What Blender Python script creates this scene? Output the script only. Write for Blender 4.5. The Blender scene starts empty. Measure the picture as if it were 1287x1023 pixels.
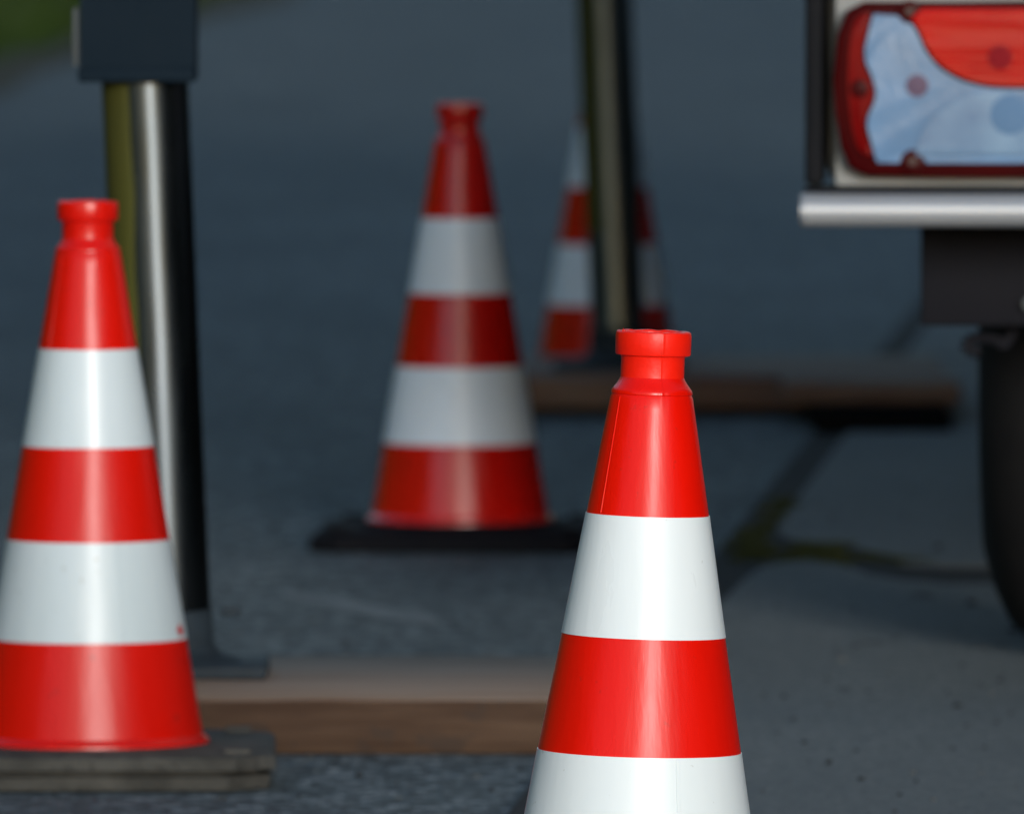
import bpy, bmesh, math, random
from mathutils import Vector, Matrix, noise
random.seed(7)
sc = bpy.context.scene
R = math.radians

# ------------------------------------------------------------------ camera, sky, sun, exposure
cam = bpy.data.cameras.new("camera")
cam.sensor_width = 36.0
cam.lens = 36.0 * 16500 / 1287
cam.clip_start = 0.5
cam.clip_end = 3000
cam.dof.use_dof = True
cam.dof.focus_distance = 9.72
cam.dof.aperture_fstop = (cam.lens / 1000) / 0.031
co = bpy.data.objects.new("camera", cam)
sc.collection.objects.link(co)
co.location = (0, 0, 0.90)
co.rotation_euler = (R(90 - 2.686), 0, 0)
sc.camera = co

SUN_AZ = R(12)      # degrees to the right of straight behind the camera
SUN_EL = R(9)
w = bpy.data.worlds.new("World"); sc.world = w; w.use_nodes = True
nt = w.node_tree; bg = nt.nodes["Background"]
sky = nt.nodes.new("ShaderNodeTexSky"); sky.sky_type = 'NISHITA'; sky.sun_disc = False
sky.sun_elevation = SUN_EL
sky.sun_rotation = math.pi - SUN_AZ
sky.air_density = 1.0; sky.dust_density = 0.6; sky.ozone_density = 1.5
nt.links.new(sky.outputs[0], bg.inputs[0]); bg.inputs[1].default_value = 0.15
sl = bpy.data.lights.new("sun", 'SUN'); sl.energy = 2.0; sl.angle = R(12); sl.color = (1.0, 0.985, 0.965)
so = bpy.data.objects.new("sun", sl); sc.collection.objects.link(so)
sdir = Vector((math.sin(SUN_AZ) * math.cos(SUN_EL), -math.cos(SUN_AZ) * math.cos(SUN_EL), math.sin(SUN_EL)))
so.rotation_euler = sdir.to_track_quat('Z', 'Y').to_euler()
sc.view_settings.view_transform = 'Standard'; sc.view_settings.look = 'None'
sc.view_settings.exposure = 0.6; sc.view_settings.gamma = 1.0
sc.cycles.max_bounces = 8

# ------------------------------------------------------------------ materials
def mat(name, base, rough=0.5, metal=0.0, spec=0.5, coat=0.0, noise_col=None, noise_scale=20, noise_amt=0.5,
        stretch=(1, 1, 1), bump=0.0, bump_scale=80, bump_stretch=(1, 1, 1), rough_var=0.0, speck=None, trans=0.0, lo=0.35, hi=0.7):
    m = bpy.data.materials.new(name); m.use_nodes = True
    n = m.node_tree.nodes; l = m.node_tree.links; p = n["Principled BSDF"]
    p.inputs["Base Color"].default_value = (*base, 1)
    p.inputs["Roughness"].default_value = rough; p.inputs["Metallic"].default_value = metal
    p.inputs["Specular IOR Level"].default_value = spec; p.inputs["Coat Weight"].default_value = coat
    p.inputs["Coat Roughness"].default_value = 0.08
    p.inputs["Transmission Weight"].default_value = trans
    tc = n.new("ShaderNodeTexCoord")
    def nz(scale, st, detail=6):
        mp = n.new("ShaderNodeMapping"); mp.inputs["Scale"].default_value = st
        l.new(tc.outputs["Object"], mp.inputs[0])
        t = n.new("ShaderNodeTexNoise"); t.inputs["Scale"].default_value = scale; t.inputs["Detail"].default_value = detail
        l.new(mp.outputs[0], t.inputs["Vector"]); return t
    col = None
    if noise_col:
        t = nz(noise_scale, stretch)
        mr = n.new("ShaderNodeMapRange"); mr.inputs[1].default_value = lo; mr.inputs[2].default_value = hi
        mr.inputs[4].default_value = noise_amt
        l.new(t.outputs[0], mr.inputs[0])
        mx = n.new("ShaderNodeMix"); mx.data_type = 'RGBA'
        mx.inputs[6].default_value = (*base, 1); mx.inputs[7].default_value = (*noise_col, 1)
        l.new(mr.outputs[0], mx.inputs[0]); col = mx.outputs[2]
    if speck:
        sc_, c2, th, amt = speck
        t = nz(sc_, (1, 1, 1), 3)
        mr = n.new("ShaderNodeMapRange"); mr.inputs[1].default_value = th; mr.inputs[2].default_value = th + 0.06
        mr.inputs[4].default_value = amt
        l.new(t.outputs[0], mr.inputs[0])
        mx = n.new("ShaderNodeMix"); mx.data_type = 'RGBA'
        mx.inputs[6].default_value = (*base, 1); mx.inputs[7].default_value = (*c2, 1)
        l.new(mr.outputs[0], mx.inputs[0])
        if col: l.new(col, mx.inputs[6])
        col = mx.outputs[2]
    if col: l.new(col, p.inputs["Base Color"])
    if rough_var:
        t = nz(noise_scale * 1.7, stretch)
        mr = n.new("ShaderNodeMapRange"); mr.inputs[1].default_value = 0.3; mr.inputs[2].default_value = 0.7
        mr.inputs[3].default_value = rough - rough_var; mr.inputs[4].default_value = rough + rough_var
        l.new(t.outputs[0], mr.inputs[0]); l.new(mr.outputs[0], p.inputs["Roughness"])
    if bump:
        t = nz(bump_scale, bump_stretch)
        b = n.new("ShaderNodeBump"); b.inputs["Strength"].default_value = 1.0; b.inputs["Distance"].default_value = bump
        l.new(t.outputs[0], b.inputs["Height"]); l.new(b.outputs[0], p.inputs["Normal"])
    return m

def ground_mat(name, dark, light, pale, stone_scale, bump, warm_patch, patch_amt=0.6, specks=0.0):
    """Aggregate-and-binder surface: voronoi stones, fine noise, broad stains."""
    m = bpy.data.materials.new(name); m.use_nodes = True
    n = m.node_tree.nodes; l = m.node_tree.links; p = n["Principled BSDF"]
    p.inputs["Roughness"].default_value = 0.85; p.inputs["Specular IOR Level"].default_value = 0.35
    tc = n.new("ShaderNodeTexCoord")
    v = n.new("ShaderNodeTexVoronoi"); v.inputs["Scale"].default_value = stone_scale
    l.new(tc.outputs["Object"], v.inputs["Vector"])
    sep = n.new("ShaderNodeSeparateColor"); l.new(v.outputs["Color"], sep.inputs[0])
    r = n.new("ShaderNodeValToRGB")
    r.color_ramp.elements[0].position = 0.0; r.color_ramp.elements[0].color = (*dark, 1)
    e = r.color_ramp.elements.new(0.72); e.color = (*light, 1)
    r.color_ramp.elements[2].position = 1.0; r.color_ramp.elements[2].color = (*pale, 1)
    l.new(sep.outputs[0], r.inputs[0])
    t = n.new("ShaderNodeTexNoise"); t.inputs["Scale"].default_value = 1.3; t.inputs["Detail"].default_value = 7; t.inputs["Roughness"].default_value = 0.6
    mp = n.new("ShaderNodeMapping"); mp.inputs["Scale"].default_value = (1.6, 0.55, 1); l.new(tc.outputs["Object"], mp.inputs[0]); l.new(mp.outputs[0], t.inputs["Vector"])
    mr = n.new("ShaderNodeMapRange"); mr.inputs[1].default_value = 0.38; mr.inputs[2].default_value = 0.68; mr.inputs[4].default_value = patch_amt
    l.new(t.outputs[0], mr.inputs[0])
    mx = n.new("ShaderNodeMix"); mx.data_type = 'RGBA'; mx.inputs[7].default_value = (*warm_patch, 1)
    l.new(mr.outputs[0], mx.inputs[0]); l.new(r.outputs[0], mx.inputs[6])
    out = mx.outputs[2]
    if specks:
        t2 = n.new("ShaderNodeTexNoise"); t2.inputs["Scale"].default_value = 9; t2.inputs["Detail"].default_value = 2
        mp2 = n.new("ShaderNodeMapping"); mp2.inputs["Scale"].default_value = (1.6, 0.5, 1); l.new(tc.outputs["Object"], mp2.inputs[0]); l.new(mp2.outputs[0], t2.inputs["Vector"])
        m2 = n.new("ShaderNodeMapRange"); m2.inputs[1].default_value = 0.70; m2.inputs[2].default_value = 0.74; m2.inputs[4].default_value = specks
        l.new(t2.outputs[0], m2.inputs[0])
        x2 = n.new("ShaderNodeMix"); x2.data_type = 'RGBA'; x2.inputs[7].default_value = (0.018, 0.018, 0.018, 1)
        l.new(m2.outputs[0], x2.inputs[0]); l.new(out, x2.inputs[6]); out = x2.outputs[2]
    l.new(out, p.inputs["Base Color"])
    b = n.new("ShaderNodeBump"); b.inputs["Distance"].default_value = bump
    ad = n.new("ShaderNodeMath"); ad.operation = 'SUBTRACT'
    t3 = n.new("ShaderNodeTexNoise"); t3.inputs["Scale"].default_value = stone_scale * 1.5; l.new(tc.outputs["Object"], t3.inputs["Vector"])
    l.new(t3.outputs[0], ad.inputs[0]); l.new(v.outputs["Distance"], ad.inputs[1])
    l.new(ad.outputs[0], b.inputs["Height"]); l.new(b.outputs[0], p.inputs["Normal"])
    return m

M = {}
M['red'] = mat("red_plastic", (0.64, 0.0045, 0.0003), 0.32, spec=0.30, speck=(110, (0.42, 0.012, 0.006), 0.68, 0.55), noise_col=(0.46, 0.0035, 0.0006), noise_scale=14, noise_amt=0.5,
               stretch=(1, 1, 0.12), bump=0.0006, bump_scale=60, bump_stretch=(1, 1, 0.04), rough_var=0.07)
M['red_rim'] = mat("red_moulded_plastic", (0.72, 0.010, 0.0015), 0.42, spec=0.3, noise_col=(0.66, 0.008, 0.002), noise_scale=60, noise_amt=0.4, bump=0.0004, bump_scale=120)
M['white_film'] = mat("white_reflective_film", (0.60, 0.66, 0.695), 0.33, spec=0.42, noise_col=(0.52, 0.595, 0.62), noise_scale=9,
                      noise_amt=0.55, stretch=(1, 1, 0.3), bump=0.0005, bump_scale=50, bump_stretch=(1, 1, 0.05), rough_var=0.08,
                      speck=(140, (0.30, 0.30, 0.28), 0.72, 0.5))
M['red_shade'] = mat("shade_toned_red_plastic", (0.52, 0.004, 0.0008), 0.25, spec=0.6, noise_col=(0.36, 0.005, 0.002), noise_scale=12, noise_amt=0.6,
                    stretch=(1, 1, 0.2), bump=0.0008, bump_scale=50, bump_stretch=(1, 1, 0.05), rough_var=0.08)  # darker red puts the dimmer light farther back into the colour
M['white_lifted'] = mat("shade_lifted_white_film", (0.68, 0.78, 0.90), 0.30, spec=0.6, noise_col=(0.56, 0.66, 0.78), noise_scale=10,
                      noise_amt=0.6, stretch=(1, 1, 0.3), bump=0.0008, bump_scale=50, bump_stretch=(1, 1, 0.06), rough_var=0.08,
                      speck=(120, (0.25, 0.24, 0.22), 0.70, 0.6))  # film raised and blued to make up for shade; specks are dirt
M['red_mid'] = mat("light_dimmed_red_plastic", (0.48, 0.004, 0.0006), 0.33, spec=0.34, speck=(90, (0.25, 0.012, 0.008), 0.68, 0.6), noise_col=(0.42, 0.004, 0.001), noise_scale=12, noise_amt=0.6,
                    stretch=(1, 1, 0.2), bump=0.0006, bump_scale=50, bump_stretch=(1, 1, 0.05), rough_var=0.07)  # darker red stands in for weaker light on the left cone
M['white_mid'] = mat("light_dimmed_white_film", (0.45, 0.52, 0.565), 0.34, spec=0.45, noise_col=(0.35, 0.43, 0.46), noise_scale=9,
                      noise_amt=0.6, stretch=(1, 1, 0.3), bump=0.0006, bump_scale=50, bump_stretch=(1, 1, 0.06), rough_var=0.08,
                      speck=(120, (0.25, 0.24, 0.22), 0.70, 0.6))  # white lowered for weaker light on the left cone; specks are dirt
M['rubber'] = mat("black_recycled_rubber", (0.005, 0.0055, 0.008), 0.85, spec=0.08, noise_col=(0.010, 0.010, 0.012), noise_scale=18, bump=0.002, bump_scale=90)
M['dusty_rubber'] = mat("dusty_grey_rubber", (0.036, 0.036, 0.033), 0.85, spec=0.2, noise_col=(0.070, 0.069, 0.063), noise_scale=22, noise_amt=0.9,
                        bump=0.003, bump_scale=90, speck=(70, (0.03, 0.03, 0.028), 0.58, 0.7))
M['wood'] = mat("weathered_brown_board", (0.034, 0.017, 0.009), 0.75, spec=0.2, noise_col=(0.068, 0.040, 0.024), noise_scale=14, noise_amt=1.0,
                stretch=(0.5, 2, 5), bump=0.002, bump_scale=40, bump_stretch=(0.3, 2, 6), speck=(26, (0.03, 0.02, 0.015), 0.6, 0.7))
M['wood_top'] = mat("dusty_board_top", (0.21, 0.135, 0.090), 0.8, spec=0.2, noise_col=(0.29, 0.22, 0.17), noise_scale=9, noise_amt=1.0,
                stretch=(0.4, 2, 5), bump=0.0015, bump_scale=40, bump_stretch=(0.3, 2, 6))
M['dark_wood'] = mat("dark_red_brown_board", (0.095, 0.050, 0.036), 0.8, spec=0.25, noise_col=(0.15, 0.105, 0.08), noise_scale=12, noise_amt=0.9,
                     stretch=(0.5, 2, 5), bump=0.002, bump_scale=40)
M['shadow_dark'] = mat("shadow_black", (0.006, 0.006, 0.006), 0.95, spec=0.0, noise_col=(0.010, 0.009, 0.009), noise_scale=20, bump=0.002)  # black painted for the shadow under the far block
M['steel'] = mat("galvanised_tube", (0.058, 0.070, 0.082), 0.27, metal=1.0, noise_col=(0.036, 0.045, 0.052), noise_scale=25, noise_amt=0.7,
                 stretch=(1, 1, 0.15), rough_var=0.06)
M['dull_steel'] = mat("dull_steel", (0.018, 0.027, 0.036), 0.7, metal=0.0, spec=0.15, noise_col=(0.008, 0.011, 0.014), noise_scale=30, bump=0.001)
M['housing'] = mat("blue_grey_plastic_housing", (0.005, 0.011, 0.018), 0.7, spec=0.04, noise_col=(0.008, 0.014, 0.021), noise_scale=15, bump=0.001)
M['pale_strip'] = mat("pale_edge_strip", (0.055, 0.065, 0.07), 0.6, spec=0.1)
M['panel'] = mat("pale_grey_panel", (0.23, 0.24, 0.24), 0.5, spec=0.2, noise_col=(0.24, 0.24, 0.24), noise_scale=8, noise_amt=0.6, stretch=(1, 1, 0.4))
M['trim'] = mat("black_trim", (0.005, 0.006, 0.008), 0.6, spec=0.08, noise_col=(0.008, 0.008, 0.01), noise_scale=20)
M['alu'] = mat("aluminium_bumper_bar", (0.34, 0.36, 0.39), 0.42, metal=0.35, noise_col=(0.25, 0.27, 0.29), noise_scale=12, noise_amt=0.6, stretch=(0.3, 2, 2), rough_var=0.06)
M['chassis'] = mat("dark_chassis_paint", (0.004, 0.0045, 0.008), 0.7, spec=0.15, noise_col=(0.007, 0.007, 0.010), noise_scale=12)
M['tyre'] = mat("tyre_rubber", (0.006, 0.006, 0.007), 0.85, spec=0.15, noise_col=(0.010, 0.010, 0.010), noise_scale=30)
M['lamp_dark'] = mat("dark_red_lamp_housing", (0.036, 0.001, 0.0015), 0.35, spec=0.04, coat=0.0, noise_col=(0.015, 0.0015, 0.002), noise_scale=10)
M['lamp_red'] = mat("red_lamp_lens", (0.34, 0.002, 0.001), 0.2, spec=0.2, coat=0.05, noise_col=(0.22, 0.002, 0.002), noise_scale=14, bump=0.004, bump_scale=16, bump_stretch=(0.15, 1, 2.2))
M['lamp_red_low'] = mat("deep_red_lamp_lens", (0.13, 0.001, 0.001), 0.3, spec=0.05, coat=0.0, noise_col=(0.05, 0.0015, 0.002), noise_scale=16)
M['lamp_clear'] = mat("clear_lamp_lens", (0.115, 0.215, 0.37), 0.25, metal=0.0, spec=0.3, coat=0.0, noise_col=(0.09, 0.14, 0.22), noise_scale=9, noise_amt=0.9, bump=0.0006, bump_scale=150)
M['lamp_bowl'] = mat("blue_grey_reflector_bowl", (0.14, 0.23, 0.34), 0.3, metal=0.0, spec=0.3, noise_col=(0.055, 0.11, 0.21), noise_scale=18, noise_amt=0.9)
M['lamp_blue'] = mat("deep_blue_reflector", (0.085, 0.155, 0.265), 0.6, spec=0.05)
M['lamp_core'] = mat("smoky_red_bulb", (0.17, 0.008, 0.012), 0.7, spec=0.05)
M['bulb'] = mat("smoky_bulb", (0.10, 0.07, 0.11), 0.6, spec=0.1, noise_col=(0.06, 0.04, 0.06), noise_scale=60)
M['screw'] = mat("screw_steel", (0.07, 0.05, 0.045), 0.7, metal=0.0, spec=0.1)
M['asphalt'] = ground_mat("asphalt_road", (0.026, 0.034, 0.038), (0.076, 0.100, 0.108), (0.27, 0.31, 0.32), 85, 0.005, (0.042, 0.060, 0.068), 0.7)
M['pave'] = ground_mat("concrete_pavement", (0.075, 0.088, 0.092), (0.122, 0.140, 0.142), (0.21, 0.225, 0.22), 170, 0.003, (0.088, 0.104, 0.110), 0.75, specks=0.8)
M['soil'] = mat("dark_joint_soil", (0.032, 0.034, 0.036), 0.95, spec=0.1, noise_col=(0.05, 0.048, 0.042), noise_scale=30, bump=0.004)
M['moss'] = mat("moss_leaf", (0.034, 0.044, 0.012), 0.8, spec=0.2, noise_col=(0.048, 0.048, 0.02), noise_scale=30)
M['grass_soil'] = mat("verge_turf", (0.030, 0.050, 0.008), 0.95, spec=0.1, noise_col=(0.055, 0.050, 0.018), noise_scale=1.2, bump=0.02, bump_scale=10)
M['gravel'] = mat("brown_gravel_margin", (0.075, 0.066, 0.048), 0.95, spec=0.1, noise_col=(0.04, 0.045, 0.025), noise_scale=2.0, bump=0.02, bump_scale=20)
M['blade'] = mat("grass_blade", (0.020, 0.050, 0.002), 0.7, spec=0.3, noise_col=(0.040, 0.048, 0.006), noise_scale=0.9)
M['earth'] = mat("open_ground", (0.06, 0.075, 0.03), 0.95, spec=0.1, noise_col=(0.09, 0.08, 0.04), noise_scale=0.2)
M['shade_bank'] = mat("dark_shade_bank", (0.020, 0.020, 0.012), 0.95, spec=0.1, noise_col=(0.035, 0.045, 0.015), noise_scale=1.5, bump=0.05, bump_scale=6)
M['shade_bank_green'] = mat("olive_shade_bank", (0.09, 0.11, 0.02), 0.95, spec=0.1, noise_col=(0.05, 0.07, 0.012), noise_scale=1.2, bump=0.05, bump_scale=6)
M['grit'] = mat("dark_grit", (0.016, 0.018, 0.020), 0.9, spec=0.2, noise_col=(0.12, 0.13, 0.13), noise_scale=6, lo=0.5, hi=0.7, noise_amt=1.0)
M['lifted_steel'] = mat("shade_lifted_galvanised_tube", (0.11, 0.135, 0.155), 0.30, metal=0.9, noise_col=(0.07, 0.085, 0.10), noise_scale=25, noise_amt=0.7, stretch=(1, 1, 0.15))  # far tube lightened to make up for the shade it stands in
M['olive_reflection'] = mat("painted_grass_reflection", (0.050, 0.052, 0.009), 0.6, spec=0.15, noise_col=(0.034, 0.034, 0.012), noise_scale=14, stretch=(1, 1, 0.25))
M['scuff'] = mat("worn_pale_paint", (0.155, 0.175, 0.18), 0.85, noise_col=(0.08, 0.10, 0.105), noise_scale=30, noise_amt=1.0)

# ------------------------------------------------------------------ helpers
def obj(name, bm, m, parent=None, smooth=True, **props):
    me = bpy.data.meshes.new(name)
    bmesh.ops.recalc_face_normals(bm, faces=bm.faces[:])
    bm.to_mesh(me); bm.free()
    for mm in (m if isinstance(m, (list, tuple)) else [m]): me.materials.append(mm)
    if smooth:
        me.polygons.foreach_set('use_smooth', [True] * len(me.polygons))
        me.set_sharp_from_angle(angle=R(35))
    o = bpy.data.objects.new(name, me); sc.collection.objects.link(o)
    o.parent = parent
    for k, v in props.items(): o[k] = v
    return o

def thing(name, label, cat, loc=(0, 0, 0), rot=(0, 0, 0), group=None):
    o = bpy.data.objects.new(name, None); sc.collection.objects.link(o)
    o.location = loc; o.rotation_euler = rot; o['label'] = label; o['category'] = cat
    o.empty_display_size = 0.1
    if group: o['group'] = group
    return o

def lathe(bm, prof, seg=96, M4=None, closed=False, fn=None):
    rings = []
    for (r, z) in prof:
        ring = []
        for i in range(seg):
            a = 2 * math.pi * i / seg
            co_ = Vector((r * math.cos(a), r * math.sin(a), z))
            if fn: co_ = fn(co_, a)
            if M4: co_ = M4 @ co_
            ring.append(bm.verts.new(co_))
        rings.append(ring)
    n = len(rings)
    for k in range(n if closed else n - 1):
        A, B = rings[k], rings[(k + 1) % n]
        for i in range(seg):
            j = (i + 1) % seg
            bm.faces.new((A[i], A[j], B[j], B[i]))
    if not closed:
        for rg in (rings[0], rings[-1]):
            if (rg[0].co - rg[seg // 2].co).length > 1e-6:
                bm.faces.new(rg)
    return rings

def box(bm, c, s, bev=0.0, seg=2, rot=None):
    g = bmesh.ops.create_cube(bm, size=1.0)
    vs = g['verts']
    for v in vs: v.co = Vector((v.co.x * s[0], v.co.y * s[1], v.co.z * s[2]))
    if bev:
        es = list({e for v in vs for e in v.link_edges})
        r = bmesh.ops.bevel(bm, geom=vs + es, offset=bev, segments=seg, affect='EDGES', profile=0.5)
        vs = list({v for f in r['faces'] for v in f.verts} | {v for v in vs if v.is_valid})
    mt = Matrix.Translation(Vector(c)) @ (rot.to_4x4() if rot else Matrix.Identity(4))
    for v in vs: v.co = mt @ v.co
    return vs

def tube(bm, p0, p1, r, seg=32):
    p0 = Vector(p0); p1 = Vector(p1); d = p1 - p0
    q = d.to_track_quat('Z', 'Y').to_matrix().to_4x4()
    lathe(bm, [(r, 0), (r, d.length)], seg, Matrix.Translation(p0) @ q)

def extrude_poly(bm, pts, y0, y1, bev=0.0):
    """Polygon given in X/Z, extruded along Y from y0 (back) to y1 (front)."""
    a = [bm.verts.new((x, y0, z)) for x, z in pts]
    b = [bm.verts.new((x, y1, z)) for x, z in pts]
    n = len(pts)
    f1 = bm.faces.new(b); bm.faces.new(list(reversed(a)))
    for i in range(n): bm.faces.new((a[i], a[(i + 1) % n], b[(i + 1) % n], b[i]))
    if bev:
        bmesh.ops.bevel(bm, geom=list(f1.edges), offset=bev, segments=3, affect='EDGES', profile=0.5)

def round_rect(w_, h_, r, n=8, cx=0, cz=0):
    pts = []
    for (sx, sz, a0) in ((1, -1, -90), (1, 1, 0), (-1, 1, 90), (-1, -1, 180)):
        for i in range(n + 1):
            a = R(a0 + 90 * i / n)
            pts.append((cx + sx * (w_ / 2 - r) + r * math.cos(a), cz + sz * (h_ / 2 - r) + r * math.sin(a)))
    return pts

def smooth_pts(pts, n=6, closed=False):
    """Catmull-Rom through points."""
    out = []; N = len(pts)
    rng = range(N) if closed else range(N - 1)
    for i in rng:
        if closed: p0, p1, p2, p3 = pts[i - 1], pts[i], pts[(i + 1) % N], pts[(i + 2) % N]
        else: p0, p1, p2, p3 = pts[max(i - 1, 0)], pts[i], pts[i + 1], pts[min(i + 2, N - 1)]
        for k in range(n):
            t = k / n
            out.append(tuple(0.5 * ((2 * p1[j]) + (-p0[j] + p2[j]) * t + (2 * p0[j] - 5 * p1[j] + 4 * p2[j] - p3[j]) * t * t
                       + (-p0[j] + 3 * p1[j] - 3 * p2[j] + p3[j]) * t ** 3) for j in (0, 1)))
    if not closed: out.append(tuple(pts[-1]))
    return out

# ------------------------------------------------------------------ ground
X_ = lambda x, D: (x - 643.5) / 16500 * D
KX = lambda Y: 0.246 + 0.062 * (Y - 14.68)          # where the pavement edge runs
VX = lambda Y: -1.62 + 0.031 * (Y - 39.9)           # where the grass verge starts
bm = bmesh.new()
vs = [bm.verts.new(p) for p in ((-1500, -300, -0.012), (1500, -300, -0.012), (1500, 2500, -0.012), (-1500, 2500, -0.012))]
bm.faces.new(vs); obj('ground', bm, M['earth'], smooth=False, kind='structure')

bm = bmesh.new()
def strip(bm, fl, fr, y0, y1, n, z):
    prev = None
    for i in range(n + 1):
        Y = y0 + (y1 - y0) * i / n
        cur = (bm.verts.new((fl(Y), Y, z)), bm.verts.new((fr(Y), Y, z)))
        if prev: bm.faces.new((prev[0], prev[1], cur[1], cur[0]))
        prev = cur
strip(bm, lambda Y: VX(Y), lambda Y: KX(Y) + 0.3, -30, 400, 20, 0.0)
obj('road', bm, M['asphalt'], smooth=False, kind='structure')
bm = bmesh.new()
strip(bm, lambda Y: -40, lambda Y: VX(Y) - 0.22 - 0.06 * math.sin(Y * 0.9) - 0.05 * math.sin(Y * 2.3), -30, 400, 900, 0.006)
obj('verge', bm, M['grass_soil'], smooth=False, kind='structure')
bm = bmesh.new()
strip(bm, lambda Y: VX(Y) - 0.5, lambda Y: VX(Y) + 0.10 + 0.05 * math.sin(Y * 0.7), -30, 400, 600, 0.003)
obj('gravel_margin', bm, M['gravel'], smooth=False, kind='structure')

# added unseen slope on the right: shades far ground, darkens reflections
bm = bmesh.new(); prev = None
for i in range(61):
    Y = -2 + 3.4 * i; row = []
    e_ = min(1, max(0, (Y - 1.0) / 4))
    for j in range(15):
        q = j / 14; X = 4.6 + 5.0 * q
        h = 7.5 * e_ * (q * q * (3 - 2 * q)) * (1 + 0.12 * noise.noise(Vector((X * .5, Y * .3, 2))))
        row.append(bm.verts.new((X + 0.062 * (Y - 14), Y, -0.012 + h)))
    row.append(bm.verts.new((60, Y, -0.012 + 7.5 * e_)))
    if prev:
        for j in range(15): bm.faces.new((prev[j], prev[j + 1], row[j + 1], row[j]))
    prev = row
obj('unseen_shade_bank', bm, M['shade_bank'], kind='structure')
bm = bmesh.new(); prev = None  # added unseen slope on the left: darkens and tints side reflections
for i in range(61):
    Y = -4 + 3.4 * i; row = []
    e_ = min(1, max(0, (Y - 1.0) / 4))
    for j in range(15):
        q = j / 14; X = -7.5 - 4.0 * q
        h = 7.0 * e_ * (q * q * (3 - 2 * q)) * (1 + 0.12 * noise.noise(Vector((X * .5, Y * .3, 7))))
        row.append(bm.verts.new((X + 0.031 * Y, Y, -0.008 + h)))
    row.append(bm.verts.new((-60, Y, -0.008 + 7.0 * e_)))
    if prev:
        for j in range(15): bm.faces.new((prev[j], row[j], row[j + 1], prev[j + 1]))
    prev = row
obj('unseen_shade_bank', bm, M['shade_bank_green'], kind='structure')

# joint bed below the pavement slabs
bm = bmesh.new()
strip(bm, lambda Y: KX(Y) - 0.05, lambda Y: KX(Y) + 3.2, -5, 70, 10, 0.0065)
obj('joint_bed', bm, M['soil'], smooth=False, kind='structure')

# pavement: big cast slabs with rounded corners and open joints
slabs = bmesh.new()
def slab(pts, z=0.0105):
    bv = [slabs.verts.new((x, y, -0.02)) for x, y in pts]
    tv = [slabs.verts.new((x, y, z)) for x, y in pts]
    n = len(pts)
    for i in range(n): slabs.faces.new((bv[i], bv[(i + 1) % n], tv[(i + 1) % n], tv[i])).material_index = 1
    f = slabs.faces.new(tv)
    bmesh.ops.bevel(slabs, geom=list(f.edges), offset=0.0012, segments=1, affect='EDGES')
# worn, rounded corners meet at an open joint that widens to the right
far_edge = smooth_pts([(KX(14.3), 14.3), (0.246, 14.60), (0.266, 14.85), (0.294, 15.08), (0.338, 15.17), (0.381, 15.08), (0.415, 14.88), (0.47, 14.76), (0.60, 14.72), (1.70, 14.70)], 5)
near_edge = smooth_pts([(KX(16.3), 16.3), (0.321, 15.85), (0.330, 15.64), (0.352, 15.57), (0.384, 15.50), (0.425, 15.34), (0.475, 15.18), (0.563, 15.08), (1.75, 15.06)], 5)
slab([(KX(2.0), 2.0)] + far_edge + [(0.92, 2.0)])
slab(near_edge + [(KX(20.6) + 1.45, 20.6), (KX(20.6), 20.6)])
for (y0, y1) in ((20.66, 26.0), (26.06, 40.0), (40.1, 64.0)):
    slab([(KX(y0), y0), (KX(y0) + 1.45, y0), (KX(y1) + 1.45, y1), (KX(y1), y1)])
for (y0, y1) in ((2.0, 14.7), (14.76, 26.0), (26.06, 40.0), (40.1, 64.0)):
    slab([(KX(y0) + 1.5, y0), (KX(y0) + 3.1, y0), (KX(y1) + 3.1, y1), (KX(y1) + 1.5, y1)])
obj('pavement', slabs, (M['pave'], M['soil']), kind='structure')

# pale scuffed remains of a marking on the road
bm = bmesh.new()
px = [(-0.255, 14.75), (-0.215, 14.62), (-0.16, 14.52), (-0.12, 14.40), (-0.085, 14.30), (-0.085, 14.18), (-0.13, 14.24), (-0.175, 14.36), (-0.21, 14.48), (-0.25, 14.62)]
bm.faces.new([bm.verts.new((x, y, 0.0012)) for x, y in smooth_pts(px, 4, True)])
obj('road_marking', bm, M['scuff'], smooth=False, kind='structure')

# moss in the joints near the slab corner
bm = bmesh.new()
def tuft(x, y, z, s, n):
    for k in range(n):
        a = random.random() * 6.28; rr = s * math.sqrt(random.random())
        bx_, by_ = x + rr * math.cos(a), y + rr * math.sin(a) * 2.2
        h = random.uniform(0.002, 0.009); b = random.random() * 6.28; wd = random.uniform(0.002, 0.005)
        dx, dy = wd * math.cos(b), wd * math.sin(b)
        lx, ly = random.uniform(-.006, .006), random.uniform(-.006, .006)
        bm.faces.new([bm.verts.new(p) for p in ((bx_ - dx, by_ - dy, z), (bx_ + dx, by_ + dy, z), (bx_ + lx, by_ + ly, z + h))])
for i in range(46):
    Y = random.uniform(15.12, 15.52) if i < 30 else random.uniform(15.2, 16.6)
    X = KX(15.42) + (random.uniform(-0.03, 0.10) if i < 30 else 0)
    if i >= 30: X = KX(Y) + random.uniform(-0.025, 0.0)
    tuft(X, Y, 0.0068, 0.018, 36)
for i in range(10):
    q = random.uniform(0.06, 0.20); tuft(KX(15.42) + q, 15.46 - 1.6 * q, 0.0068, 0.014, 30)
obj('moss', bm, M['moss'], smooth=False, kind='stuff', label='green moss growing in the joint at the pavement slab corner', category='moss')

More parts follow.
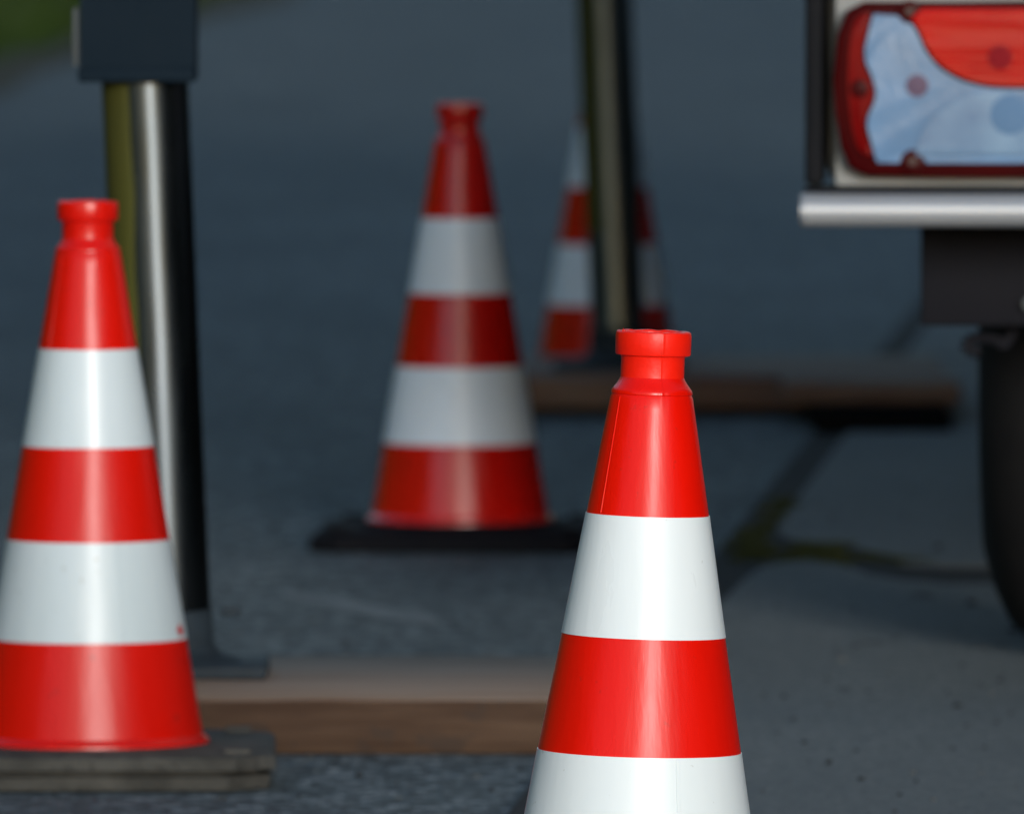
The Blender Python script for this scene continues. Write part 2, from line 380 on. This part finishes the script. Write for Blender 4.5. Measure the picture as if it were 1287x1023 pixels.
# loose grit and small stones on the road and the pavement
bm = bmesh.new()
def stone(x, y, z, r):
    g = bmesh.ops.create_icosphere(bm, subdivisions=1, radius=r)
    for v in g['verts']:
        k = 1 + 0.35 * noise.noise(v.co * (2.0 / r) + Vector((x * 50, y * 50, 0)))
        v.co = Vector((v.co.x * k * 1.2, v.co.y * k * 1.2, v.co.z * k * 0.6)) + Vector((x, y, z + r * 0.35))
for i in range(420):
    Y = random.uniform(10.6, 17); X = random.uniform(-0.042, 0.042) * Y
    on = X > KX(Y) + 0.02
    if on and 14.6 < Y < 15.7: continue
    stone(X, Y, 0.0105 if on else 0.0, random.uniform(0.0012, 0.0032) * (1.0 if on else 1.2))
for (x, y_, r) in ((1060, 832, 0.0045), (1205, 890, 0.0045), (1222, 760, 0.005), (1042, 962, 0.003), (1216, 915, 0.003), (1180, 690, 0.005), (1275, 795, 0.005)):
    D = 16500 * 0.8895 / (y_ + 262); stone(X_(x, D), D, 0.0105, r)
obj('grit', bm, M['grit'], smooth=False, kind='stuff', label='small dark grit scattered over the road and pavement', category='grit')

# grass of the verge
bm = bmesh.new()
for i in range(26000):
    Y = 36 + 50 * random.random() ** 1.2
    X = VX(Y) - 0.22 - 6.5 * random.random() ** 1.5
    if noise.noise(Vector((X * 1.3, Y * 0.5, 3))) < -0.25: continue
    h = random.uniform(0.04, 0.13) * (1 + 0.6 * noise.noise(Vector((X, Y * .4, 0))))
    b = random.random() * 6.28; wd = random.uniform(0.006, 0.014)
    dx, dy = wd * math.cos(b), wd * math.sin(b)
    lx, ly = random.uniform(-.05, .05), random.uniform(-.05, .05)
    bm.faces.new([bm.verts.new(p) for p in ((X - dx, Y - dy, 0.004), (X + dx, Y + dy, 0.004), (X + lx, Y + ly, h))])
obj('grass', bm, M['blade'], smooth=False, kind='stuff', label='short green grass on the verge beyond the road', category='grass')

# ------------------------------------------------------------------ traffic cones
U = 1.0 / 1690.0
def cone_r(t):                      # radius at t (distance below the top, units of 1/1690 m)
    return (51 + 0.1703 * (t - 77)) * U

def make_cone(label, loc, height=0.5, rotz=0, lean=0.0, plate_h=0.028, plate='black', tone=0, scale=1.0, sun_seed=0, chip=False):
    """loc = centre of the plate on the ground. height = from plate top to the tip."""
    root = thing('traffic_cone', label, 'traffic cone', loc, (0, 0, 0), 'red and white traffic cones')
    s = scale; H = height
    red = M[('red', 'red_mid', 'red_shade')[tone]]; white = M[('white_film', 'white_mid', 'white_lifted')[tone]]  # index picks the colours set for the light each cone gets
    def place(co_, a):
        # soft dents, and the flexible body leaning on its flat foot
        x, y, z = co_
        k = 1 + 0.006 * noise.noise(Vector((math.cos(a) * 1.3, math.sin(a) * 1.3, z * 9 + sun_seed)))
        zz = plate_h + z
        return Vector((x * k + math.tan(lean) * z, y * k, zz - math.sin(lean) * x * min(1, z / 0.2)))
    T = H / s
    def P(t): return H - t * U * s      # t to height over the plate
    Tend = H / (U * s)
    # tapered body with shoulder, then collar
    bm = bmesh.new()
    prof = []
    for (r, t) in ((40, 58), (41.5, 61), (44.5, 66), (48, 70.5), (50.5, 74), (51.2, 76.5), (51.2, 78.5), (50.3, 79.5)): prof.append((r * U * s, P(t)))
    t = 84
    while t < Tend - 18:
        prof.append((cone_r(t) * s, P(t))); t += 12
    rb = cone_r(Tend) * s
    prof += [(cone_r(Tend - 14) * s, P(Tend - 14)), (rb + 0.001, 0.006), (rb + 0.004, 0.003), (rb + 0.0045, -0.002)]
    seam_a = R(-76)
    def place_seam(co_, a):
        v = place(co_, a)
        d = (a - (2 * math.pi + seam_a) + math.pi) % (2 * math.pi) - math.pi
        rr = math.hypot(co_.x, co_.y)
        if rr < 0.0306 and abs(d) * rr < 0.0008:
            v.x += 0.0004 * math.cos(a); v.y += 0.0004 * math.sin(a)
        return v
    lathe(bm, prof, 192, fn=place_seam)
    body = obj('cone_body', bm, red, root)
    bm = bmesh.new()
    cp = [(36, 66), (40.6, 65), (40, 60), (40, 34), (41, 31), (46.5, 30), (47.6, 28), (47.8, 6), (47, 1.5), (45, 0), (37, 0), (35, 2), (34.5, 30), (30, 34), (0.2, 35)]
    def place_rim(co_, a):
        v = place_seam(co_, a)
        if co_.z > P(4): v.z += 0.0007 * noise.noise(Vector((math.cos(a) * 4, math.sin(a) * 4, sun_seed)))
        return v
    lathe(bm, [(r * U * s, P(t_)) for r, t_ in cp], 192, fn=place_rim)
    # moulding flash standing on the rim
    for (ang, hh) in ((-152, 0.0022), (-118, 0.0013), (-146, 0.0012)):
        a = R(ang); r_ = 44.5 * U * s
        c = place(Vector((r_ * math.cos(a), r_ * math.sin(a), P(0))), a)
        q = 0.0011
        tip = bm.verts.new(c + Vector((0.0006, 0, hh)))
        ring = [bm.verts.new(c + Vector((q * math.cos(b), q * math.sin(b), -0.0006))) for b in (0, 2.1, 4.2)]
        for i in range(3): bm.faces.new((ring[i], ring[(i + 1) % 3], tip))
    obj('collar', bm, M['red_rim'] if not tone else red, root)
    # the sleeve of red film above the first white band ends in a visible lap
    # white reflective bands, half a millimetre proud
    for (t0, t1) in ((230, 382), (528, min(683, Tend - 30))):
        bm = bmesh.new(); N = 8; e = 0.0006
        pr = [(cone_r(t0) * s - 0.0006, P(t0))]
        for k in range(N + 1):
            tt = t0 + (t1 - t0) * k / N
            pr.append((cone_r(tt) * s + e, P(tt)))
        pr.append((cone_r(t1) * s - 0.0006, P(t1)))
        lathe(bm, pr, 192, fn=place, closed=False)
        for f in [f for f in bm.faces if len(f.verts) > 4]: bm.faces.remove(f)
        wb = obj('reflective_band', bm, white, root)
        # lap of the film: a narrow second layer down one side
        bm = bmesh.new(); a0 = R(-70 if t0 > 500 else -200)
        rows = []
        for k in range(N + 1):
            tt = t0 + 1 + (t1 - t0 - 2) * k / N; rr = cone_r(tt) * s + e + 0.0004
            row = []
            for da in (-0.004, 0.0, 0.03, 0.036):
                a = a0 + da; r2 = rr if da in (0.0, 0.03) else rr - 0.0006
                row.append(bm.verts.new(place(Vector((r2 * math.cos(a), r2 * math.sin(a), P(tt))), a)))
            rows.append(row)
        for k in range(N):
            for j in range(3): bm.faces.new((rows[k][j], rows[k][j + 1], rows[k + 1][j + 1], rows[k + 1][j]))
        obj('film_lap', bm, white, wb)
    # lap in the red film at the left of the upper red zone
    bm = bmesh.new(); rows = []; a0 = R(-141)
    for k in range(9):
        tt = 82 + (228 - 82) * k / 8; rr = cone_r(tt) * s + 0.0005
        row = []
        for da, dr in ((-0.012, -0.0006), (-0.006, 0), (0.012, 0), (0.018, -0.0006)):
            a = a0 + da; row.append(bm.verts.new(place(Vector(((rr + dr) * math.cos(a), (rr + dr) * math.sin(a), P(tt))), a)))
        rows.append(row)
    for k in range(8):
        for j in range(3): bm.faces.new((rows[k][j], rows[k][j + 1], rows[k + 1][j + 1], rows[k + 1][j]))
    obj('film_lap', bm, red, body)
    if chip:   # torn patch where the red shows through the lower white band
        bm = bmesh.new(); tt0 = 668
        pts = []
        for k in range(10):
            b = 2 * math.pi * k / 10; q = 1 + 0.35 * math.sin(k * 2.7)
            a = R(-20) + 0.075 * q * math.cos(b); tt = tt0 + 9 * q * math.sin(b)
            rr = cone_r(tt) * s + 0.0012
            pts.append(bm.verts.new(place(Vector((rr * math.cos(a), rr * math.sin(a), P(tt))), a)))
        bm.faces.new(pts); obj('torn_patch', bm, red, root)
    # foot plate with cut corners
    g = plate_h; hw = 0.170
    pm = M['rubber'] if plate == 'black' else M['dusty_rubber']
    bm = bmesh.new()
    c_ = 0.035
    def octo(h_, z):
        q = [(h_, -h_ + c_), (h_, h_ - c_), (h_ - c_, h_), (-h_ + c_, h_), (-h_, h_ - c_), (-h_, -h_ + c_), (-h_ + c_, -h_), (h_ - c_, -h_)]
        return [bm.verts.new((x, y, z + (0.0015 * noise.noise(Vector((x * 30, y * 30, z * 9 + sun_seed))) if z > 0.001 else 0))) for x, y in q]
    if plate == 'two':
        lv = [(hw - .012, 0), (hw - .006, 0.002), (hw - .004, g * .40), (hw - .014, g * .45), (hw - .014, g * .53), (hw + .001, g * .58), (hw, g * .9), (hw - .006, g)]
    else:
        lv = [(hw - .004, 0), (hw + .002, 0.004), (hw, g * .55), (hw - .010, g * .8), (hw - .03, g * .86)]
    rs = [octo(h_, z) for h_, z in lv]
    for k in range(len(rs) - 1):
        for i in range(8): bm.faces.new((rs[k][i], rs[k][(i + 1) % 8], rs[k + 1][(i + 1) % 8], rs[k + 1][i]))
    bm.faces.new(rs[0]); bm.faces.new(rs[-1])
    # raised seat ring that holds the body
    lathe(bm, [(rb + 0.016, lv[-1][1] - 0.001), (rb + 0.013, g * 0.99), (rb + 0.006, g * 1.02), (rb + 0.0052, g * 0.8)], 64)
    # lifting lugs at two corners of the plate
    for (sx, sy) in ((1, 1), (-1, 1), (1, -1), (-1, -1)):
        box(bm, (sx * (hw - 0.034), sy * (hw - 0.034), lv[-1][1] + 0.0015), (0.024, 0.024, 0.005), 0.002)
    o = obj('base_plate', bm, pm, root)
    root.rotation_euler = (0, 0, rotz)
    return root


make_cone('nearest red and white cone, sharp and leaning slightly right, its foot below the frame',
          (X_(796, 9.763), 9.763, 0.0105), height=0.461, lean=R(1.9), plate_h=0.027, sun_seed=1)
make_cone('red and white cone at left on a dusty two-layer grey foot, before a metal post',
          (X_(110, 11.95), 11.95, 0.0), height=0.493, plate_h=0.034, plate='two', tone=1, sun_seed=5, rotz=R(1), chip=True, scale=0.985)
make_cone('darker red and white cone in the middle on a thin black octagonal foot',
          (X_(578, 15.65), 15.65, 0.0), height=0.497, plate_h=0.031, tone=2, sun_seed=9, rotz=R(-3))
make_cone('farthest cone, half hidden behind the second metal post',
          (X_(764, 19.86), 19.86, 0.0), height=0.5, plate_h=0.028, tone=2, sun_seed=14, rotz=R(4))

# ------------------------------------------------------------------ boards under the posts
def board(label, x0, x1, y0, y1, z0, th, m, seed, name='wooden_board', group='wooden boards under the posts'):
    bm = bmesh.new(); nx = 28; ny = 6
    vs = box(bm, (0, 0, 0), (x1 - x0, y1 - y0, th), 0.005, 2)
    bmesh.ops.subdivide_edges(bm, edges=[e for e in bm.edges if abs(e.verts[0].co.x - e.verts[1].co.x) > 0.1], cuts=24, use_grid_fill=True)
    cx, cy = (x0 + x1) / 2, (y0 + y1) / 2
    for v in bm.verts:
        n_ = noise.noise(Vector((v.co.x * 14, v.co.y * 3, seed)))
        if v.co.z > 0 : v.co.z += 0.0012 * n_
        if v.co.y < 0 and abs(v.co.y) > (y1 - y0) * .45: v.co.y += 0.003 * n_
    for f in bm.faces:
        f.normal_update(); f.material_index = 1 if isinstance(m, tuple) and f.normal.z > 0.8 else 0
    o = obj(name, bm, m, None, label=label, category='board')
    if group: o['group'] = group
    o.location = (cx, cy, z0 + th / 2)
    return o
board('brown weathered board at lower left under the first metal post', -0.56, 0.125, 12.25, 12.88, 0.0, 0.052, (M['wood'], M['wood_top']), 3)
board('darker red-brown board farther back under the second metal post', -0.05, 0.632, 18.87, 19.58, 0.0115, 0.046, M['dark_wood'], 8)
board('thick dark brown block against the right end of the far board', 0.385, 0.636, 18.56, 18.862, 0.0335, 0.030, M['dark_wood'], 15, 'timber_block', None)
board('black slab standing in for the shadow under the brown block', 0.42, 0.612, 18.24, 18.86, 0.0105, 0.023, M['shadow_dark'], 12, 'shadow_slab', None)  # dark slab added where only shadow lies beneath the block

# ------------------------------------------------------------------ posts
def post(label, x_base, Y, z0, lean, dia, height, steel='steel'):
    root = thing('metal_post', label, 'post', (x_base, Y, z0), (0, 0, 0), 'metal posts on feet')
    # foot: steel plate, rubber hump, socket
    bm = bmesh.new(); box(bm, (0.0, 0, 0.006), (0.19, 0.17, 0.012), 0.002); obj('foot_plate', bm, M['dull_steel'], root)
    bm = bmesh.new()
    lathe(bm, [(0.070, 0.0121), (0.066, 0.015), (0.054, 0.018), (0.047, 0.023), (0.045, 0.028), (0.0, 0.028)], 40)
    obj('foot_hump', bm, M['dull_steel'], root)
    bm = bmesh.new(); top = Vector((-math.sin(lean) * height, 0, height))
    d = top.normalized()
    tube(bm, (0, 0, 0.02), d * 0.060 , dia / 2 + 0.0025, 40)
    box(bm, (dia / 2 + 0.018, -0.0, 0.060), (0.020, 0.010, 0.010), 0.002)
    obj('socket', bm, M['dull_steel'], root)
    bm = bmesh.new(); tube(bm, (0, 0, 0.03), top, dia / 2, 64); tb = obj('tube', bm, M[steel], root)
    # olive strip painted along one side in place of a grass reflection
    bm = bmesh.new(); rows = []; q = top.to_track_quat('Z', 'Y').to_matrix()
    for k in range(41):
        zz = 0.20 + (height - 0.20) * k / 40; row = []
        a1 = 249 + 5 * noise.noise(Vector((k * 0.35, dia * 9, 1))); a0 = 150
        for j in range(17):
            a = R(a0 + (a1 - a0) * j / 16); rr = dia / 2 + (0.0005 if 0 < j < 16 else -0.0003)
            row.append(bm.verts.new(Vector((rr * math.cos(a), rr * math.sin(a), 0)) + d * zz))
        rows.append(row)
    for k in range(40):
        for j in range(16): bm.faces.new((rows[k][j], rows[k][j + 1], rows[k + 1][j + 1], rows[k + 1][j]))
    obj('reflection_strip', bm, M['olive_reflection'], tb)
    return root, top, d
p1, top1, d1 = post('leaning shiny metal post with a dark box, behind the left cone', X_(212, 12.6), 12.6, 0.0525, R(2.3), 0.082, 1.25)
# dark housing clamped round the first post
zb = 0.9 - (100 + 262) / 16500 * 12.55 - 0.0525
bm = bmesh.new()
cxh = -math.tan(R(2.3)) * zb - 0.006
pts = round_rect(0.110, 0.40, 0.012, 5, cxh + 0.001, zb + 0.20)
extrude_poly(bm, pts, 0.062, -0.062, 0.010)
hs = obj('control_box', bm, M['housing'], p1)
bm = bmesh.new(); box(bm, (cxh, 0, zb + 0.004), (0.112, 0.13, 0.014), 0.003)
obj('bottom_lip', bm, M['housing'], hs)
bm = bmesh.new(); box(bm, (cxh - 0.0585, -0.045, zb + 0.040), (0.006, 0.02, 0.056), 0.002)
obj('edge_strip', bm, M['pale_strip'], hs)
post('far leaning metal post standing before the half hidden cone', X_(778, 19.15), 19.15, 0.058, R(2.3), 0.080, 1.25, 'lifted_steel')

# ------------------------------------------------------------------ trailer on the right
TA = -math.atan(0.062)     # parallel to the kerb
TY = 12.7
TX0 = X_(1010, TY)
tr = thing('trailer', 'pale grey trailer with red and clear tail light, parked on the pavement', 'trailer', (TX0, TY, 0.0105), (0, 0, TA))
Z = lambda y, D=TY: 0.9 - (y + 262) / 16500 * D - 0.0105
LX = lambda x, D=TY: X_(x, D) - TX0
W = 1.75; L = 9.0
bm = bmesh.new()
box(bm, (W / 2 + 0.008, L / 2 + 0.06, Z(235) + 1.20), (W - 0.02, L, 2.40), 0.02)
obj('body', bm, M['panel'], tr)
# rear panel with recess edge, black corner trims
bm = bmesh.new(); box(bm, (W / 2 + 0.004, 0.045, Z(236) + 0.60), (W - 0.05, 0.028, 1.20), 0.004)
obj('rear_panel', bm, M['panel'], tr)
for xx in (LX(1022), W - LX(1022) + 0.006):
    bm = bmesh.new(); box(bm, (xx, 0.06, Z(233) + 0.95), (0.017, 0.09, 1.90), 0.004)
    obj('corner_trim', bm, M['trim'], tr)
bm = bmesh.new(); box(bm, (W / 2, 0.055, Z(241)), (W, 0.10, 0.008), 0.002); obj('sill_seal', bm, M['trim'], tr)
# bumper bar: round-nosed extrusion
bm = bmesh.new()
zc = (Z(243) + Z(285)) / 2; hh = (Z(243) - Z(285)) / 2
sec = []
for i in range(13):
    a = R(90 + 180 * i / 12); sec.append((math.cos(a) * 0.020, zc + math.sin(a) * hh))
sec += [(0.06, zc - hh), (0.06, zc + hh)]
xa, xb = LX(1007) , W + 0.004
A = [bm.verts.new((xa, y - 0.01, z)) for y, z in sec]; B = [bm.verts.new((xb, y - 0.01, z)) for y, z in sec]
n = len(sec)
for i in range(n): bm.faces.new((A[i], A[(i + 1) % n], B[(i + 1) % n], B[i]))
bm.faces.new(A); bm.faces.new(B)
bmesh.ops.bevel(bm, geom=[e for e in bm.edges if abs(e.verts[0].co.x - e.verts[1].co.x) < 1e-6 and (abs(e.verts[0].co.x - xa) < 1e-5)], offset=0.003, segments=2, affect='EDGES')
obj('bumper_bar', bm, M['alu'], tr)
# tail lights
def tail_light(mirror):
    s_ = -1 if mirror else 1
    def T(x, y):                       # photo-measured outline, in local metres
        xx = LX(x)
        return ((W + 0.006 - xx) if mirror else xx, Z(y))
    fy = 0.030
    bm = bmesh.new()
    wl = LX(1530) - LX(1046); hl = Z(6) - Z(223)
    cx, cz = (LX(1046) + wl / 2), (Z(6) + Z(223)) / 2
    if mirror: cx = W + 0.006 - cx
    pts = [T(1046, 100), T(1050, 140), T(1056, 185), T(1068, 212), T(1090, 222), T(1200, 223), T(1486, 223), T(1508, 212), T(1520, 185),
           T(1528, 140), T(1530, 100), T(1528, 50), T(1520, 15), T(1500, -2), T(1200, 3), T(1085, 3), T(1064, 14), T(1052, 45)]
    extrude_poly(bm, pts, fy, fy - 0.034, 0.006)
    h = obj('tail_light', bm, M['lamp_dark'], tr)
    f0 = fy - 0.034
    # left deep red lens
    bm = bmesh.new()
    pts = smooth_pts([T(1094, 18), T(1087, 50), T(1084, 75), T(1094, 100), T(1098, 115), T(1096, 130), T(1086, 152), T(1091, 178), T(1097, 196),
                      T(1082, 190), T(1073, 170), T(1067, 130), T(1066, 90), T(1070, 45), T(1078, 22)], 4, True)
    extrude_poly(bm, pts, f0 + 0.003, f0 - 0.004, 0.0015); obj('side_lens', bm, M['lamp_red_low'], h)
    # clear lens
    bm = bmesh.new()
    left = smooth_pts([T(1098, 18), T(1090, 50), T(1087, 72), T(1097, 98), T(1101, 115), T(1099, 130), T(1090, 152), T(1096, 180), T(1103, 205)], 4)
    low = [T(1130, 205)] + [T(1147 + 17 * math.cos(a), 205 + 17 * math.sin(a)) for a in [R(180 + 20 * k) for k in range(10)]] + [T(1165, 205)]
    right = [T(1478, 205), T(1484, 150), T(1484, 60), T(1470, 30)]
    arc = smooth_pts([T(1434, 30), T(1425, 45), T(1415, 70), T(1385, 96), T(1350, 110), T(1290, 112), T(1240, 110), T(1205, 100), T(1180, 85), T(1163, 64), T(1153, 42), T(1143, 28), T(1128, 20)], 4)
    extrude_poly(bm, left + low + right + arc, f0 + 0.003, f0 - 0.005, 0.0015); obj('clear_lens', bm, M['lamp_clear'], h)
    # big red lens
    bm = bmesh.new()
    arc2 = smooth_pts([T(1145, 22), T(1156, 38), T(1166, 60), T(1182, 80), T(1208, 96), T(1242, 106), T(1290, 108), T(1350, 106), T(1382, 92), T(1408, 68), T(1418, 45), T(1424, 28)], 4)
    top_ = [T(1410, 10), T(1160, 10)]
    extrude_poly(bm, arc2 + top_, f0 + 0.003, f0 - 0.010, 0.004); rl = obj('red_lens', bm, M['lamp_red'], h)
    # reflector bowl behind the lower half of the clear lens: raised dome of arc shape
    bm = bmesh.new()
    pts = smooth_pts([T(1152, 196), T(1158, 172), T(1172, 150), T(1196, 130), T(1230, 118), T(1287, 116), T(1345, 118), T(1380, 130), T(1402, 150), T(1416, 172), T(1422, 196)], 4)
    extrude_poly(bm, pts, f0 + 0.003, f0 - 0.0075, 0.002); obj('reflector_bowl', bm, M['lamp_bowl'], h)
    # bulb behind the lens, and details
    def disc(name, x, y, rad, d0, d1, m, par):
        bm = bmesh.new()
        cx_, cz_ = T(x, y)
        extrude_poly(bm, [(cx_ + rad * math.cos(2 * math.pi * k / 24), cz_ + rad * math.sin(2 * math.pi * k / 24)) for k in range(24)], f0 + d0, f0 + d1, min(rad * .3, 0.0015))
        obj(name, bm, m, par)
    disc('bulb', 1153, 108, 0.0115, -0.003, -0.0054, M['bulb'], h)
    disc('bulb', 1080, 112, 0.0095, -0.002, -0.0045, M['lamp_dark'], h)
    disc('bulb', 1257, 72, 0.0125, -0.008, -0.0104, M['lamp_core'], h)
    disc('bulb', 1270, 144, 0.0200, -0.006, -0.0079, M['lamp_blue'], h)
    for (x, y) in ((1143, 15), (1147, 203), (1430, 15), (1430, 203)):
        disc('screw_boss', x, y, 0.0115, 0.002, -0.006, M['lamp_dark'], h)
        disc('screw', x, y, 0.0042, -0.005, -0.0078, M['screw'], h)
tail_light(False); tail_light(True)
# chassis, tow bracket, mudguards, wheels
bm = bmesh.new()
box(bm, (W / 2 + 0.006, 0.28, Z(345, 12.95)), (W - 2 * LX(1150, 12.95) + 0.03, 0.10, Z(280, 12.95) - Z(408, 12.95)), 0.004)
box(bm, (0.55, 2.6, Z(280)), (0.06, 4.6, 0.10), 0.004); box(bm, (W - 0.55, 2.6, Z(280)), (0.06, 4.6, 0.10), 0.004)
ch = obj('chassis_beam', bm, M['chassis'], tr)
bm = bmesh.new(); bx0 = LX(1276, 12.93)
tube(bm, (bx0, 0.232, Z(381, 12.93)), (bx0, 0.215, Z(381, 12.93)), 0.007, 12); obj('bolt', bm, M['pale_strip'], ch)
bm = bmesh.new()
for i in range(10):
    a0, a1 = R(-20 + 28 * i), R(-20 + 28 * (i + 1)); cx, cz, q = LX(1213, 13.0), Z(434, 13.0), 0.013
    tube(bm, (cx + q * math.cos(a0) * 1.4, 0.30, cz + q * 0.6 * math.sin(a0)), (cx + q * math.cos(a1) * 1.4, 0.30, cz + q * 0.6 * math.sin(a1)), 0.006, 8)
tube(bm, (cx + 0.02, 0.30, cz), (cx + 0.05, 0.30, cz + 0.05), 0.007, 8)
obj('tie_hook', bm, M['chassis'], tr)
def wheel(x, y):
    bm = bmesh.new(); Rw = 0.315
    q = Matrix.Translation((x, y, Rw)) @ Matrix.Rotation(R(90), 4, 'Y')
    prof = [(0.135, -0.075), (0.15, -0.105), (0.175, -0.112), (0.21, -0.110), (0.25, -0.098), (0.282, -0.082), (0.303, -0.060), (0.312, -0.035), (0.315, 0.0)]
    prof = prof + [(r, -z) for r, z in reversed(prof[:-1])]
    lathe(bm, prof, 72, q)
    for k in range(3):                 # tread ribs
        zc_ = (-0.03, 0.0, 0.03)[k]
        lathe(bm, [(0.314, zc_ - 0.009), (0.3185, zc_ - 0.007), (0.3185, zc_ + 0.007), (0.314, zc_ + 0.009)], 72, q)
    wo = obj('wheel', bm, M['tyre'], tr)
    bm = bmesh.new(); lathe(bm, [(0.02, -0.09), (0.06, -0.088), (0.12, -0.060), (0.138, -0.085), (0.142, -0.08), (0.142, 0.08), (0.02, 0.07)], 48, q)
    obj('rim', bm, M['dull_steel'], wo)
for (x, y) in ((LX(1236, 13.55) + 0.112 - 0.053, 0.85), (W - 0.29, 0.85), (LX(1236, 13.55) + 0.112 - 0.053, 4.3), (W - 0.29, 4.3)):
    wheel(x, y)
